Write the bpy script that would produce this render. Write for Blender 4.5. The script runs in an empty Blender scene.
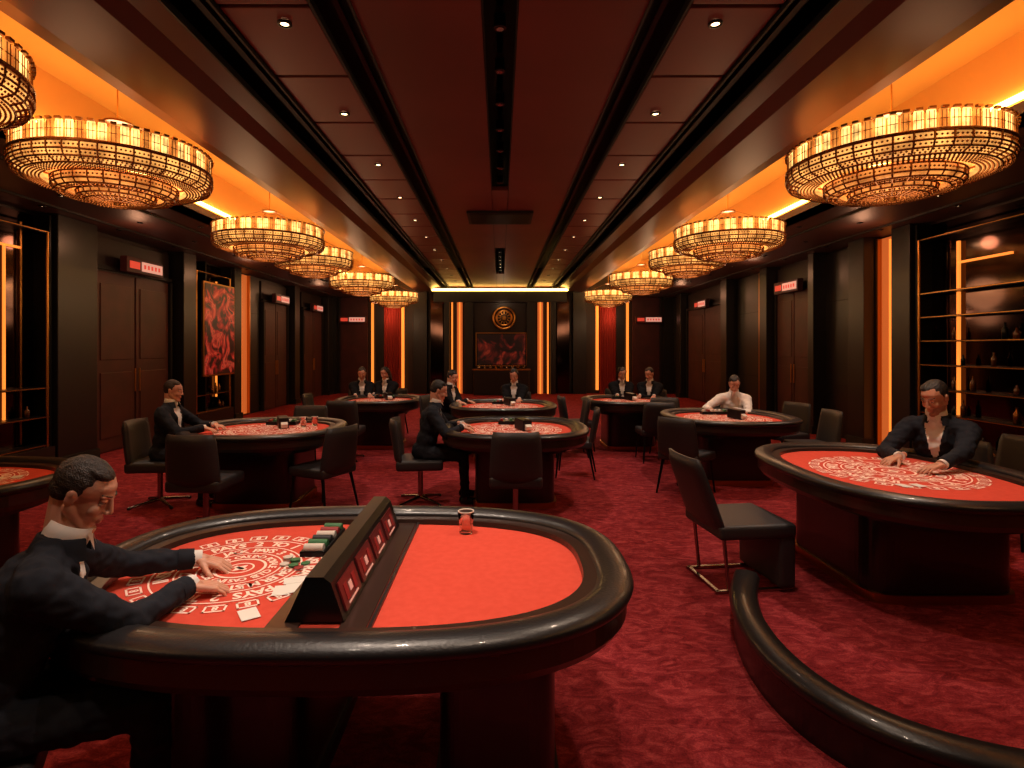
import bpy, bmesh, math, random
from mathutils import Vector, Matrix
import mathutils
random.seed(7)
S=bpy.context.scene
COL=S.collection
PI=math.pi
# ------------------------------------------------------------------ materials
def lin(c):
    return tuple(((x/255)/12.92 if x/255<=0.04045 else (((x/255)+0.055)/1.055)**2.4) for x in c)
def mat(name,rgb,rough=.5,metal=0.0,emit=None,es=0.0,var=None,vscale=8.0,bump=0.0,bscale=60.0,coat=0.0,trans=0.0,spec=None,sss=0,ior=None,evar=0):
    m=bpy.data.materials.new(name); m.use_nodes=True
    nt=m.node_tree; b=nt.nodes['Principled BSDF']
    c=lin(rgb)
    b.inputs['Base Color'].default_value=(*c,1)
    b.inputs['Roughness'].default_value=rough
    b.inputs['Metallic'].default_value=metal
    b.inputs['Coat Weight'].default_value=coat
    b.inputs['Transmission Weight'].default_value=trans
    if ior: b.inputs['IOR'].default_value=ior
    if sss: b.inputs['Subsurface Weight'].default_value=sss; b.inputs['Subsurface Scale'].default_value=.01; b.inputs['Subsurface Radius'].default_value=(1,.35,.2)
    if spec is not None: b.inputs['Specular IOR Level'].default_value=spec
    if emit is not None:
        b.inputs['Emission Color'].default_value=(*lin(emit),1)
        b.inputs['Emission Strength'].default_value=es
    tc=nt.nodes.new('ShaderNodeTexCoord')
    if evar>0:
        n=nt.nodes.new('ShaderNodeTexNoise'); n.inputs['Scale'].default_value=evar; n.inputs['Detail'].default_value=3
        nt.links.new(tc.outputs['Object'],n.inputs['Vector'])
        r=nt.nodes.new('ShaderNodeMapRange'); r.inputs['From Min'].default_value=.35; r.inputs['From Max'].default_value=.65; r.inputs['To Min'].default_value=es*.45; r.inputs['To Max'].default_value=es*1.5
        nt.links.new(n.outputs['Fac'],r.inputs['Value']); nt.links.new(r.outputs['Result'],b.inputs['Emission Strength'])
    if var is not None:
        n=nt.nodes.new('ShaderNodeTexNoise'); n.inputs['Scale'].default_value=vscale; n.inputs['Detail'].default_value=4
        nt.links.new(tc.outputs['Object'],n.inputs['Vector'])
        r=nt.nodes.new('ShaderNodeValToRGB')
        r.color_ramp.elements[0].position=.35; r.color_ramp.elements[1].position=.65
        r.color_ramp.elements[0].color=(*c,1); r.color_ramp.elements[1].color=(*lin(var),1)
        nt.links.new(n.outputs['Fac'],r.inputs['Fac']); nt.links.new(r.outputs['Color'],b.inputs['Base Color'])
    if bump>0:
        n2=nt.nodes.new('ShaderNodeTexNoise'); n2.inputs['Scale'].default_value=bscale; n2.inputs['Detail'].default_value=3
        nt.links.new(tc.outputs['Object'],n2.inputs['Vector'])
        bp=nt.nodes.new('ShaderNodeBump'); bp.inputs['Strength'].default_value=bump; bp.inputs['Distance'].default_value=.01
        nt.links.new(n2.outputs['Fac'],bp.inputs['Height']); nt.links.new(bp.outputs['Normal'],b.inputs['Normal'])
    return m
def carpet_mat():
    m=bpy.data.materials.new('red_carpet'); m.use_nodes=True; nt=m.node_tree; b=nt.nodes['Principled BSDF']
    tc=nt.nodes.new('ShaderNodeTexCoord'); N=nt.nodes; L=nt.links
    mp=N.new('ShaderNodeMapping'); mp.inputs['Rotation'].default_value=(0,0,.6); mp.inputs['Scale'].default_value=(1.0,2.0,1)
    L.new(tc.outputs['Object'],mp.inputs['Vector'])
    n1=N.new('ShaderNodeTexNoise'); n1.inputs['Scale'].default_value=6.5; n1.inputs['Detail'].default_value=10; n1.inputs['Roughness'].default_value=.78; n1.inputs['Distortion'].default_value=1.3
    L.new(mp.outputs[0],n1.inputs['Vector'])
    r=N.new('ShaderNodeValToRGB'); e=r.color_ramp.elements
    e[0].position=.38; e[0].color=(*lin((112,29,35)),1); e[1].position=.64; e[1].color=(*lin((190,76,78)),1)
    k=r.color_ramp.elements.new(.5); k.color=(*lin((146,45,51)),1)
    L.new(n1.outputs['Fac'],r.inputs['Fac'])
    n2=N.new('ShaderNodeTexNoise'); n2.inputs['Scale'].default_value=120; n2.inputs['Detail'].default_value=3
    L.new(tc.outputs['Object'],n2.inputs['Vector'])
    mx2=N.new('ShaderNodeMixRGB'); mx2.blend_type='MULTIPLY'; mx2.inputs['Fac'].default_value=.5
    rr=N.new('ShaderNodeValToRGB'); rr.color_ramp.elements[0].position=.35; rr.color_ramp.elements[1].position=.6; rr.color_ramp.elements[0].color=(.4,.4,.4,1)
    L.new(n2.outputs['Fac'],rr.inputs['Fac'])
    L.new(r.outputs[0],mx2.inputs[1]); L.new(rr.outputs[0],mx2.inputs[2])
    L.new(mx2.outputs[0],b.inputs['Base Color'])
    b.inputs['Roughness'].default_value=.95; b.inputs['Specular IOR Level'].default_value=.1
    bp=N.new('ShaderNodeBump'); bp.inputs['Strength'].default_value=.35; bp.inputs['Distance'].default_value=.008
    L.new(n1.outputs['Fac'],bp.inputs['Height']); L.new(bp.outputs[0],b.inputs['Normal'])
    return m
def art_mat(name,scale,stops,dist=1.5):
    m=bpy.data.materials.new(name); m.use_nodes=True; nt=m.node_tree; b=nt.nodes['Principled BSDF']
    tc=nt.nodes.new('ShaderNodeTexCoord'); n=nt.nodes.new('ShaderNodeTexNoise'); n.inputs['Scale'].default_value=scale; n.inputs['Detail'].default_value=6; n.inputs['Distortion'].default_value=dist
    r=nt.nodes.new('ShaderNodeValToRGB'); els=r.color_ramp.elements
    els[0].position=stops[0][0]; els[0].color=(*lin(stops[0][1]),1); els[1].position=stops[-1][0]; els[1].color=(*lin(stops[-1][1]),1)
    for p,c in stops[1:-1]:
        e=els.new(p); e.color=(*lin(c),1)
    nt.links.new(tc.outputs['Object'],n.inputs['Vector']); nt.links.new(n.outputs['Fac'],r.inputs['Fac']); nt.links.new(r.outputs[0],b.inputs['Base Color'])
    b.inputs['Roughness'].default_value=.35
    nt.links.new(r.outputs[0],b.inputs['Emission Color']); b.inputs['Emission Strength'].default_value=.25
    return m
M_carpet=carpet_mat()
M_wall=mat('dark_lacquer_wall',(34,20,21),.45,var=(28,16,17),vscale=2)
M_pil=mat('black_pilaster',(20,16,19),.38)
M_door=mat('maroon_door_veneer',(72,28,28),.5,var=(58,22,22),vscale=3)
M_ceilc=mat('maroon_ceiling',(112,52,48),.5,var=(98,44,40),vscale=.7)
M_ceilp=mat('ceiling_panel_red',(112,52,48),.38)
M_slot=mat('slot_black',(10,9,11),.6)
M_beam=mat('bronze_beam',(86,50,38),.36,metal=.2)
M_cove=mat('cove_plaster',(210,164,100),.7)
M_soff=mat('side_soffit',(60,34,28),.5)
M_strip=mat('gold_led_strip',(255,200,110),.5,emit=(255,196,96),es=15)
M_strip2=mat('gold_led_soft',(255,160,60),.5,emit=(255,140,52),es=1.2)
M_glow=mat('amber_glow_panel',(150,70,30),.4,emit=(215,104,44),es=.7)
M_gold=mat('brushed_gold',(190,132,66),.3,metal=1)
M_brz=mat('dark_gold_bead',(136,86,46),.3,metal=.9)
M_crys=mat('crystal_lit',(255,210,140),.15,emit=(255,200,112),es=2.0,evar=9)
M_crys2=mat('crystal_amber',(235,160,80),.15,emit=(235,140,58),es=.9,evar=9)
M_inner=mat('chandelier_lampshade',(235,160,80),.4,emit=(255,176,88),es=1.25,evar=5)
M_inner2=mat('chandelier_inner_lampshade',(220,150,80),.4,emit=(250,156,72),es=.8,evar=6)
M_dl=mat('downlight_lens',(255,220,180),.4,emit=(255,205,150),es=9)
M_leather=mat('black_leather_rim',(28,26,28),.36,coat=.12,bump=.12,bscale=90)
M_wood=mat('dark_wood_rim',(50,34,28),.3,coat=.3)
M_felt=mat('red_felt',(208,80,64),.95,var=(202,74,58),vscale=30,bump=.1,bscale=400,spec=.1)
M_print=mat('layout_print',(255,222,206),.9)
M_ped=mat('black_pedestal',(18,15,17),.3,coat=.2)
M_chair=mat('charcoal_leather',(44,42,46),.5,bump=.15,bscale=80)
M_metal=mat('black_metal',(22,22,24),.35,metal=.6)
M_chrome=mat('chrome',(150,140,135),.2,metal=1)
M_skin=mat('skin',(210,156,132),.5,var=(200,142,118),vscale=20,sss=.15,bump=.08,bscale=260)
M_skin2=mat('skin_tan',(196,142,116),.5,var=(184,128,102),vscale=20,sss=.15,bump=.08,bscale=260)
M_lip=mat('lips',(182,118,104),.5)
M_hair=mat('brown_hair',(50,34,26),.55,var=(28,19,15),vscale=90,bump=.6,bscale=190)
M_hairb=mat('black_hair',(24,19,18),.5,bump=.6,bscale=190)
M_suit=mat('navy_suit',(31,34,43),.85,var=(26,28,36),vscale=20,bump=.15,bscale=300,spec=.2)
M_suit2=mat('black_suit',(21,21,26),.85,spec=.2)
M_trous=mat('black_trousers',(18,18,22),.88,spec=.2)
M_shoe=mat('black_shoes',(10,9,9),.25)
M_shirt=mat('white_shirt',(222,216,212),.8)
M_eyew=mat('eye_white',(195,186,180),.3)
M_eyed=mat('eye_iris',(40,26,18),.2)
M_card=mat('card_white',(225,220,212),.6)
M_chipg=mat('chip_green',(46,104,62),.5); M_chipw=mat('chip_white',(205,195,185),.5); M_chipr=mat('chip_red',(140,30,34),.5); M_chipk=mat('chip_black',(30,30,34),.5)
M_glass=mat('clear_glass',(250,250,250),.02,trans=1.0,ior=1.12)
M_drink=mat('water_in_glass',(235,190,170),.05,trans=.85,ior=1.1)
M_mirror=mat('smoked_mirror',(62,46,42),.08,metal=1)
M_scr=mat('display_red',(60,14,16),.3,emit=(130,30,28),es=.16)
M_scrt=mat('display_text',(200,160,150),.4,emit=(255,170,150),es=.25)
M_signr=mat('sign_red_lens',(190,50,40),.4,emit=(225,70,50),es=.7)
M_signw=mat('sign_white_lens',(220,175,160),.4,emit=(240,170,150),es=.6)
M_bottle=mat('amber_bottle',(80,42,20),.2,coat=.3)
M_curt=mat('red_curtain',(150,40,28),.7)
M_art=art_mat('red_abstract_painting',2.6,[(.3,(12,8,10)),(.45,(50,14,16)),(.54,(170,34,34)),(.6,(210,90,70)),(.7,(26,14,16))])
M_art2=art_mat('dark_abstract_painting',1.6,[(.3,(14,10,12)),(.5,(34,18,18)),(.6,(110,34,28)),(.64,(160,60,42)),(.72,(24,16,16))])

# ------------------------------------------------------------------ mesh builder
class MB:
    def __init__(s): s.v=[]; s.f=[]; s.mi=[]; s.sm=[]; s.mats=[]
    def idx(s,m):
        if m not in s.mats: s.mats.append(m)
        return s.mats.index(m)
    def add(s,vs,fs,m,smooth=False,M=None):
        o=len(s.v)
        for p in vs:
            p=Vector(p)
            if M is not None: p=M@p
            s.v.append(p)
        i=s.idx(m)
        for f in fs:
            s.f.append([a+o for a in f]); s.mi.append(i); s.sm.append(smooth)
    def bm(s,b,m,smooth=False,M=None):
        b.verts.index_update()
        s.add([v.co.copy() for v in b.verts],[[v.index for v in f.verts] for f in b.faces],m,smooth,M); b.free()
    def box(s,c,d,m,bev=0,M=None,rot=None,smooth=False,seg=2):
        b=bmesh.new(); bmesh.ops.create_cube(b,size=1)
        for v in b.verts: v.co=Vector((v.co.x*d[0],v.co.y*d[1],v.co.z*d[2]))
        if bev>0: bmesh.ops.bevel(b,geom=b.edges[:],offset=bev,segments=seg,profile=.6,affect='EDGES')
        T=Matrix.Translation(Vector(c))
        if rot is not None: T=T@rot
        if M is not None: T=M@T
        s.bm(b,m,smooth or bev>0 and seg>2,T)
    def cyl(s,p0,p1,r0,r1,m,n=12,smooth=True,M=None,caps=True):
        p0=Vector(p0);p1=Vector(p1); d=(p1-p0); L=d.length
        if L<1e-6: return
        q=d.to_track_quat('Z','Y').to_matrix().to_4x4(); T=Matrix.Translation(p0)@q
        if M is not None: T=M@T
        vs=[];fs=[]
        for k,(r,z) in enumerate(((r0,0),(r1,L))):
            for i in range(n): a=2*PI*i/n; vs.append((r*math.cos(a),r*math.sin(a),z))
        for i in range(n): j=(i+1)%n; fs.append((i,j,n+j,n+i))
        s.add(vs,fs,m,smooth,T)
        if caps:
            s.add(vs,[list(range(n))[::-1],list(range(n,2*n))],m,False,T)
    def lathe(s,prof,m,n=32,c=(0,0,0),smooth=True,M=None,a0=0,a1=2*PI):
        vs=[];fs=[];full=abs(a1-a0-2*PI)<1e-4; na=n if full else n+1
        for r,z in prof:
            for i in range(na):
                a=a0+(a1-a0)*i/n; vs.append((c[0]+r*math.cos(a),c[1]+r*math.sin(a),c[2]+z))
        for k in range(len(prof)-1):
            for i in range(n):
                j=(i+1)%na; fs.append((k*na+i,k*na+j,(k+1)*na+j,(k+1)*na+i))
        s.add(vs,fs,m,smooth,M)
    def ell(s,c,r,m,n=12,M=None):
        prof=[(max(1e-4,math.sin(PI*k/n)),-math.cos(PI*k/n)) for k in range(n+1)]
        T=Matrix.Translation(Vector(c))@Matrix.Diagonal((*r,1))
        if M is not None: T=M@T
        s.lathe(prof,m,n=n*2,M=T)
    def sweep(s,path,prof,m,closed=True,smooth=True,M=None,capends=True):
        n=len(path); vs=[];fs=[];k=len(prof)
        for i in range(n):
            p=path[i]
            if closed: a=path[i-1]; b=path[(i+1)%n]
            else: a=path[max(0,i-1)]; b=path[min(n-1,i+1)]
            t=Vector((b[0]-a[0],b[1]-a[1])).normalized(); nx,ny=t.y,-t.x
            for o,z in prof: vs.append((p[0]+nx*o,p[1]+ny*o,z))
        R=n if closed else n-1
        for i in range(R):
            j=(i+1)%n
            for q in range(k):
                w=(q+1)%k; fs.append((i*k+q,j*k+q,j*k+w,i*k+w))
        s.add(vs,fs,m,smooth,M)
        if not closed and capends: s.add(vs,[list(range(k)),list(range((n-1)*k,n*k))[::-1]],m,False,M)
    def prism(s,out,z0,z1,m,M=None,smooth=False):
        n=len(out); vs=[(x,y,z0) for x,y in out]+[(x,y,z1) for x,y in out]
        s.add(vs,[(i,(i+1)%n,n+(i+1)%n,n+i) for i in range(n)],m,smooth,M)
        s.add(vs,[list(range(n))[::-1],list(range(n,2*n))],m,False,M)
    def tubepath(s,pts,r,m,n=6,M=None):
        for a,b in zip(pts[:-1],pts[1:]): s.cyl(a,b,r,r,m,n=n,M=M,caps=False)
    def mesh(s,name):
        me=bpy.data.meshes.new(name); me.from_pydata([tuple(v) for v in s.v],[],s.f)
        for m in s.mats: me.materials.append(m)
        me.polygons.foreach_set('material_index',s.mi); me.polygons.foreach_set('use_smooth',s.sm); me.update()
        return me
    def obj(s,name,loc=(0,0,0),rz=0,parent=None):
        return place(name,s.mesh(name),loc,rz,parent)
def place(name,me,loc=(0,0,0),rz=0,parent=None):
    o=bpy.data.objects.new(name,me); COL.objects.link(o); o.location=loc; o.rotation_euler=(0,0,rz)
    if parent: o.parent=parent
    return o
def sellipse(a,b,n=2.6,N=96):
    r=[]
    for i in range(N):
        t=2*PI*i/N; c,sn=math.cos(t),math.sin(t)
        r.append((a*math.copysign(abs(c)**(2/n),c),b*math.copysign(abs(sn)**(2/n),sn)))
    return r
def hz(h): return math.atan2(h[1],h[0])-PI/2

# ------------------------------------------------------------------ people
M_stub=mat('stubble_skin',(170,124,104),.7,var=(150,106,90),vscale=120)
def b_sph(b,c,r,rot=None,seg=14):
    if not isinstance(r,(tuple,list)): r=(r,r,r)
    T=Matrix.Translation(Vector(c))
    if rot is not None: T=T@rot
    bmesh.ops.create_uvsphere(b,u_segments=seg,v_segments=max(8,seg//2+2),radius=1,matrix=T@Matrix.Diagonal((*r,1)))
def b_cap(b,p0,p1,r0,r1,seg=14):
    p0=Vector(p0);p1=Vector(p1); d=p1-p0; q=d.to_track_quat('Z','Y').to_matrix().to_4x4()
    bmesh.ops.create_cone(b,cap_ends=True,segments=seg,radius1=r0,radius2=r1,depth=d.length,matrix=Matrix.Translation((p0+p1)/2)@q)
    b_sph(b,p0,r0,seg=seg); b_sph(b,p1,r1,seg=seg)
def remesh(b,vox,sm=4,f=.6):
    me=bpy.data.meshes.new('t'); b.to_mesh(me); b.free()
    o=bpy.data.objects.new('t',me); COL.objects.link(o)
    m=o.modifiers.new('r','REMESH'); m.mode='VOXEL'; m.voxel_size=vox; m.use_smooth_shade=True
    if sm: s=o.modifiers.new('s','SMOOTH'); s.iterations=sm; s.factor=f
    dg=bpy.context.evaluated_depsgraph_get(); dg.update()
    r=bpy.data.meshes.new_from_object(o.evaluated_get(dg)); r.name='body_part'
    bpy.data.objects.remove(o); bpy.data.meshes.remove(me)
    r.polygons.foreach_set('use_smooth',[True]*len(r.polygons)); return r
def setm(me,mats,fn):
    me.materials.clear()
    for m in mats: me.materials.append(m)
    me.polygons.foreach_set('material_index',[fn(p.center) for p in me.polygons]); me.update()
def ik(s,h,l1,l2,pole):
    s=Vector(s);h=Vector(h); d=h-s; D=d.length
    if D>(l1+l2)*.985: h=s+d.normalized()*(l1+l2)*.985; d=h-s; D=d.length
    a=(l1*l1-l2*l2+D*D)/(2*D); hh=math.sqrt(max(0,l1*l1-a*a)); u=d.normalized()
    p=Vector(pole); p=(p-u*p.dot(u)).normalized(); return s+u*a+p*hh,h
def hand_mesh(side,curl,vox):
    b=bmesh.new(); th=-side
    xs=[-.031,-.010,.011,.031]
    L=[(.040,.026,.020),(.045,.029,.021),(.041,.027,.020),(.032,.021,.018)]
    for i in range(4):
        x=-th*xs[i]
        b_cap(b,(x*.6,.0,0),(x,.082-(.008 if i==3 else 0),.002),.0145,.0112)
        p=Vector((x,.082-(.008 if i==3 else 0),.002)); an=.15+curl*.25; sp=-th*(i-1.4)*.10
        r=.0088 if i<3 else .0078
        for k in range(3):
            d=Vector((math.sin(sp)*math.cos(an),math.cos(sp)*math.cos(an),-math.sin(an)))
            q=p+d*L[i][k]; b_cap(b,p,q,r,r*.92,seg=10); p=q; r*=.92; an+=curl*(.75 if k==0 else .5)+.08*i*curl
    b_sph(b,(0,.045,-.003),(.038,.045,.014))
    p=Vector((th*.024,.018,-.004))
    for k,(l,r0,r1) in enumerate(((.042,.015,.0115),(.032,.0112,.0100),(.026,.0098,.0082))):
        a=.75-.25*k; d=Vector((th*math.sin(a),math.cos(a)*1.0,-.25-.15*k)).normalized(); q=p+d*l; b_cap(b,p,q,r0,r1,seg=10); p=q
    b_cap(b,(0,-.05,0),(0,.012,0),.022,.024)
    return remesh(b,vox,2,.4)
HM={}
def get_hand(side,curl,vox,skin):
    k=(side,curl,vox,skin.name)
    if k not in HM:
        HM[k]=hand_mesh(side,curl,vox); HM[k].materials.append(skin)
    return HM[k]
def head_mesh(neck0,Minv,vox,skin,beard):
    b=bmesh.new()
    b_sph(b,(0,-.014,.034),(.072,.092,.084),seg=24)
    b_sph(b,(0,.024,-.022),(.056,.060,.076),seg=20)
    b_sph(b,(0,.044,.048),(.053,.034,.034),seg=16)
    b_sph(b,(0,.036,-.066),(.044,.046,.046),seg=18)
    for s in (-1,1):
        b_sph(b,(s*.032,.060,-.022),(.024,.020,.024))
        b_cap(b,(s*.055,-.008,-.040),(s*.020,.060,-.092),.019,.018)
        b_cap(b,(s*.012,.077,.031),(s*.042,.066,.031),.007,.007)
        b_sph(b,(s*.073,-.012,-.004),(.007,.017,.027),rot=Matrix.Rotation(s*.3,4,'Z'))
        b_sph(b,(s*.077,-.018,.010),(.006,.013,.015))
        b_sph(b,(s*.011,.092,-.025),(.0085,.010,.0075))
    b_cap(b,(0,.080,.024),(0,.099,-.016),.0075,.0095)
    b_sph(b,(0,.102,-.021),(.0095,.009,.009))
    b_sph(b,(0,.073,-.098),(.024,.020,.018))
    b_sph(b,(0,.073,-.054),(.028,.016,.018)); b_sph(b,(0,.0865,-.0535),(.019,.007,.005)); b_sph(b,(0,.0845,-.0645),(.017,.009,.006))
    n0=Minv@neck0
    b_cap(b,n0,(0,-.026,-.05),.056,.050)
    b_cap(b,(n0+Vector((0,-.015,0))),(0,-.052,-.02),.050,.046)
    me=remesh(b,vox,2,.5)
    def fn(c):
        if c.y>.082 and -.071<c.z<-.048 and abs(c.x)<.020: return 1
        if beard and c.z<-.045 and c.y>.0 and c.z>-.13 and (n0-c).length>.08: return 2
        return 0
    setm(me,[skin,M_lip,M_stub],fn)
    return me
def hair_mesh(vox,style,mt):
    b=bmesh.new()
    b_sph(b,(0,-.027,.042),(.0762,.091,.085),seg=24)
    b_sph(b,(0,-.056,.006),(.065,.056,.060),seg=20)
    b_sph(b,(.010,.006,.094),(.052,.052,.025),rot=Matrix.Rotation(-.2,4,'X'))
    for s in (-1,1): b_cap(b,(s*.066,.004,.055),(s*.067,.000,.008),.008,.005)
    if style=='long':
        b_cap(b,(0,-.07,0),(0,-.085,-.17),.065,.05)
        for s in (-1,1): b_cap(b,(s*.075,-.02,.04),(s*.08,-.03,-.14),.022,.018)
    me=remesh(b,vox,2,.5)
    for v in me.vertices:
        n=mathutils.noise.noise(Vector((v.co.x*110,v.co.y*25,v.co.z*50))); v.co+=v.co.normalized()*n*.003
    setm(me,[mt],lambda c:0); return me
def segd(p,a,b_):
    ab=b_-a; t=max(0,min(1,(p-a).dot(ab)/ab.length_squared)); return (p-(a+ab*t)).length
def person(name,x,y,h,lean,hands,seat=.47,scale=1,vox=.013,suit=None,skin=None,hair=None,style='short',yaw=0,pitch=15,beard=False,curl=(.5,.6),hvox=.006,knee=.45,open_=0.2,hdir=None,hs=.95):
    suit=suit or M_suit; skin=skin or M_skin; hair=hair or M_hair
    root=bpy.data.objects.new(name,None); COL.objects.link(root); root.location=(x,y,0); root.rotation_euler=(0,0,hz(h)); root.scale=(scale,)*3
    root.empty_display_size=.2
    W=Matrix.Translation((x,y,0))@Matrix.Rotation(hz(h),4,'Z')@Matrix.Diagonal((scale,scale,scale,1)); Wi=W.inverted()
    l=math.radians(lean); d=Vector((0,math.sin(l),math.cos(l))); fw=Vector((0,math.cos(l),-math.sin(l))); R=Matrix.Rotation(-l,4,'X')
    hip=Vector((0,0,seat/scale+.095))
    P=lambda t,f=0,xx=0: hip+d*t+fw*f+Vector((xx,0,0))
    b=bmesh.new()
    b_sph(b,hip+Vector((0,-.005,0)),(.172,.135,.115),seg=20)
    b_sph(b,P(.13),(.155,.115,.16),R,20); b_sph(b,P(.30,.005),(.172,.124,.18),R,20); b_sph(b,P(.38,-.015),(.182,.112,.12),R,20)
    b_cap(b,P(.445,-.01,-.15),P(.445,-.01,.15),.072,.072); b_cap(b,P(.44,-.02,-.14),P(.525,-.018,0),.055,.052); b_cap(b,P(.44,-.02,.14),P(.525,-.018,0),.055,.052)
    b_cap(b,P(.48,0),P(.52,-.005),.07,.064)
    for s in (-1,1): b_cap(b,P(.22,.112,s*.012),P(.40,.098,s*.062),.013,.018); b_cap(b,P(.40,.098,s*.062),P(.5,.045,s*.068),.018,.015)
    sh={};wr={}
    for s in (-1,1):
        hp=hip+Vector((s*.09,.03,-.02)); kn=Vector((s*(.10+open_*.3),knee,seat/scale+.06)); an=Vector((s*(.10+open_*.3),knee+.02,.1))
        b_cap(b,hp,kn,.09,.062); b_cap(b,kn,an,.06,.045); b_sph(b,kn,(.062,.062,.06))
        b_cap(b,(an.x,an.y-.03,.045),(an.x+s*.015,an.y+.15,.035),.042,.034); b_cap(b,(an.x,an.y-.02,.05),an,.045,.045)
        S_=P(.435,-.005,s*.18); T=Wi@Vector(hands[0 if s<0 else 1])
        hdv=(Vector((0,1,0)) if hdir is None else (Wi.to_3x3()@Vector(hdir[0 if s<0 else 1])).normalized())
        w_=T-hdv*.075+Vector((0,0,.030)); e,w_=ik(S_,w_,.29,.27,(s*.9,-.25,-.55))
        b_cap(b,S_,e,.072,.054); b_cap(b,e,w_-(w_-e).normalized()*.03,.053,.039)
        sh[s]=e; wr[s]=(w_,T,hdv)
    me=remesh(b,vox,6,.55)
    nrm=[vv.normal.copy() for vv in me.vertices]
    for vv,nn in zip(me.vertices,nrm):
        q=vv.co; n=mathutils.noise.noise(Vector((q.x*16,q.y*16,q.z*26)))+.6*mathutils.noise.noise(q*40); vv.co=q+nn*n*.008
    def fn(c):
        rel=c-hip; t=rel.dot(d); f=rel.dot(fw)
        if c.z<.085: return 3
        if .05<f<.17 and .2<t<.54 and abs(c.x)<(t-.19)*.20:
            if all(segd(c,sh[s],wr[s][0])>.075 for s in (-1,1)): return 1
        if c.y>.17 and c.z<seat/scale+.15 and t<.2: return 2
        return 0
    setm(me,[suit,M_shirt,M_trous,M_shoe],fn)
    place('suit_body',me,(0,0,0),0,root)
    cb=MB()
    Tm=Matrix.Translation(P(.535,-.004))@R
    cb.lathe([(.064,-.03),(.066,.02),(.064,.054),(.057,.054),(.055,-.03)],M_shirt,n=28,M=Tm)
    cb.lathe([(.094,-.05),(.084,-.02),(.075,.012),(.068,.016),(.066,-.02)],suit,n=28,M=Tm@Matrix.Rotation(.22,4,'X'),a0=PI*.5+.62,a1=PI*2.5-.62)
    for s in (-1,1): cb.add([P(.575,.060,s*.004),P(.577,.047,s*.036),P(.530,.088,s*.032)],[(0,1,2)],M_shirt)
    for s in (-1,1):
        e=sh[s]; w_,T,hdv=wr[s]; u=(w_-e).normalized(); cb.cyl(w_-u*.035,w_+u*.016,.034,.033,M_shirt,n=16); cb.cyl(w_-u*.07,w_-u*.014,.043,.041,suit,n=18)
    cb.obj('shirt_collar_and_cuffs',parent=root)
    for s in (-1,1):
        e=sh[s]; w_,T,hdv=wr[s]; dirv=(T+Vector((0,0,.005))-w_); dirv=(dirv.normalized()*.6+hdv*.4).normalized()
        up=Vector((0,0,1)); up=(up-dirv*up.dot(dirv)).normalized(); xx=dirv.cross(up)
        Mh=Matrix((xx,dirv,up)).transposed().to_4x4(); Mh.translation=w_+dirv*.012
        o=place('left_hand' if s<0 else 'right_hand',get_hand(s,curl[0 if s<0 else 1],hvox,skin),parent=root); o.matrix_local=Mh
    nb=P(.52,0); hc=nb+Vector((0,math.sin(l*.6)*.15+.018,.152))
    Mh=Matrix.Translation(hc)@Matrix.Rotation(math.radians(yaw),4,'Z')@Matrix.Rotation(-math.radians(pitch),4,'X')@Matrix.Diagonal((hs,hs,hs,1))
    hv=hvox if hvox<.005 else .0055
    ho=place('head',head_mesh(P(.53,-.005),Mh.inverted(),hv,skin,beard),parent=root); ho.matrix_local=Mh
    o=place('hair',hair_mesh(hv,style,hair),parent=root); o.matrix_local=Mh
    eb=MB()
    for s in (-1,1):
        eb.ell((s*.029,.0690,.012),(.0120,.0110,.0085),M_eyew,n=8); eb.ell((s*.029,.0770,.010),(.0050,.0040,.0050),M_eyed,n=6)
        eb.ell((s*.029,.0705,.0175),(.0155,.0120,.0068),skin,n=8); eb.ell((s*.029,.0685,.0035),(.0145,.0110,.0045),skin,n=8)
        for q in range(6): eb.cyl((s*(.014+q*.0055),.0835-.0014*q*q*.45,.034+.0006*q),(s*(.0195+q*.0055),.0835-.0014*(q+1)**2*.45,.0346+.0006*q),.0030,.0024,hair,n=5)
    o=eb.obj('eyes_and_brows',parent=root); o.matrix_local=Mh
    return root
SEATS=[]
person('seated_dealer',-1.59,1.70,(.87,.5),24,((-1.18,2.33,.79),(-1.08,2.10,.79)),vox=.008,hvox=.0032,seat=.5,pitch=30,skin=M_skin,hair=M_hair,hdir=((.9,.1,-.1),(.8,.5,-.1)),curl=(.45,.55),yaw=-16,hs=.94)
SEATS.append(('swivel',-1.66,1.665,(.87,.5)))
person('seated_player',-3.66,6.1,(1,.1),8,((-3.15,6.32,.80),(-3.12,6.05,.80)),pitch=12,hdir=((1,0,-.1),(1,0,-.1)),hair=M_hair)
SEATS.append(('swivel',-3.70,6.1,(1,.1)))
person('seated_player',-.84,6.2,(1,.1),14,((-.36,6.38,.80),(-.34,6.12,.80)),pitch=22,hdir=((1,0,-.1),(1,0,-.1)),hair=M_hairb,knee=.43)
SEATS.append(('swivel',-.88,6.2,(1,.1)))
person('seated_dealer',3.74,4.70,(-.85,-.6),20,((3.15,4.10,.80),(3.08,4.42,.80)),scale=1.12,vox=.009,hvox=.004,pitch=28,skin=M_skin2,hair=M_hairb,hdir=((-.9,0,-.1),(-1,-.2,-.1)),suit=M_suit,yaw=-14,beard=True,hs=1.0)
SEATS.append(('side',3.80,4.75,(-.85,-.6)))
person('seated_player',3.45,8.35,(-.25,-1),26,((3.25,7.75,.8),(2.95,7.8,.8)),pitch=35,suit=M_shirt,hair=M_hairb,hdir=((-.2,-1,-.1),(-.2,-1,-.1)))
SEATS.append(('side',3.47,8.4,(-.25,-1)))
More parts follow.
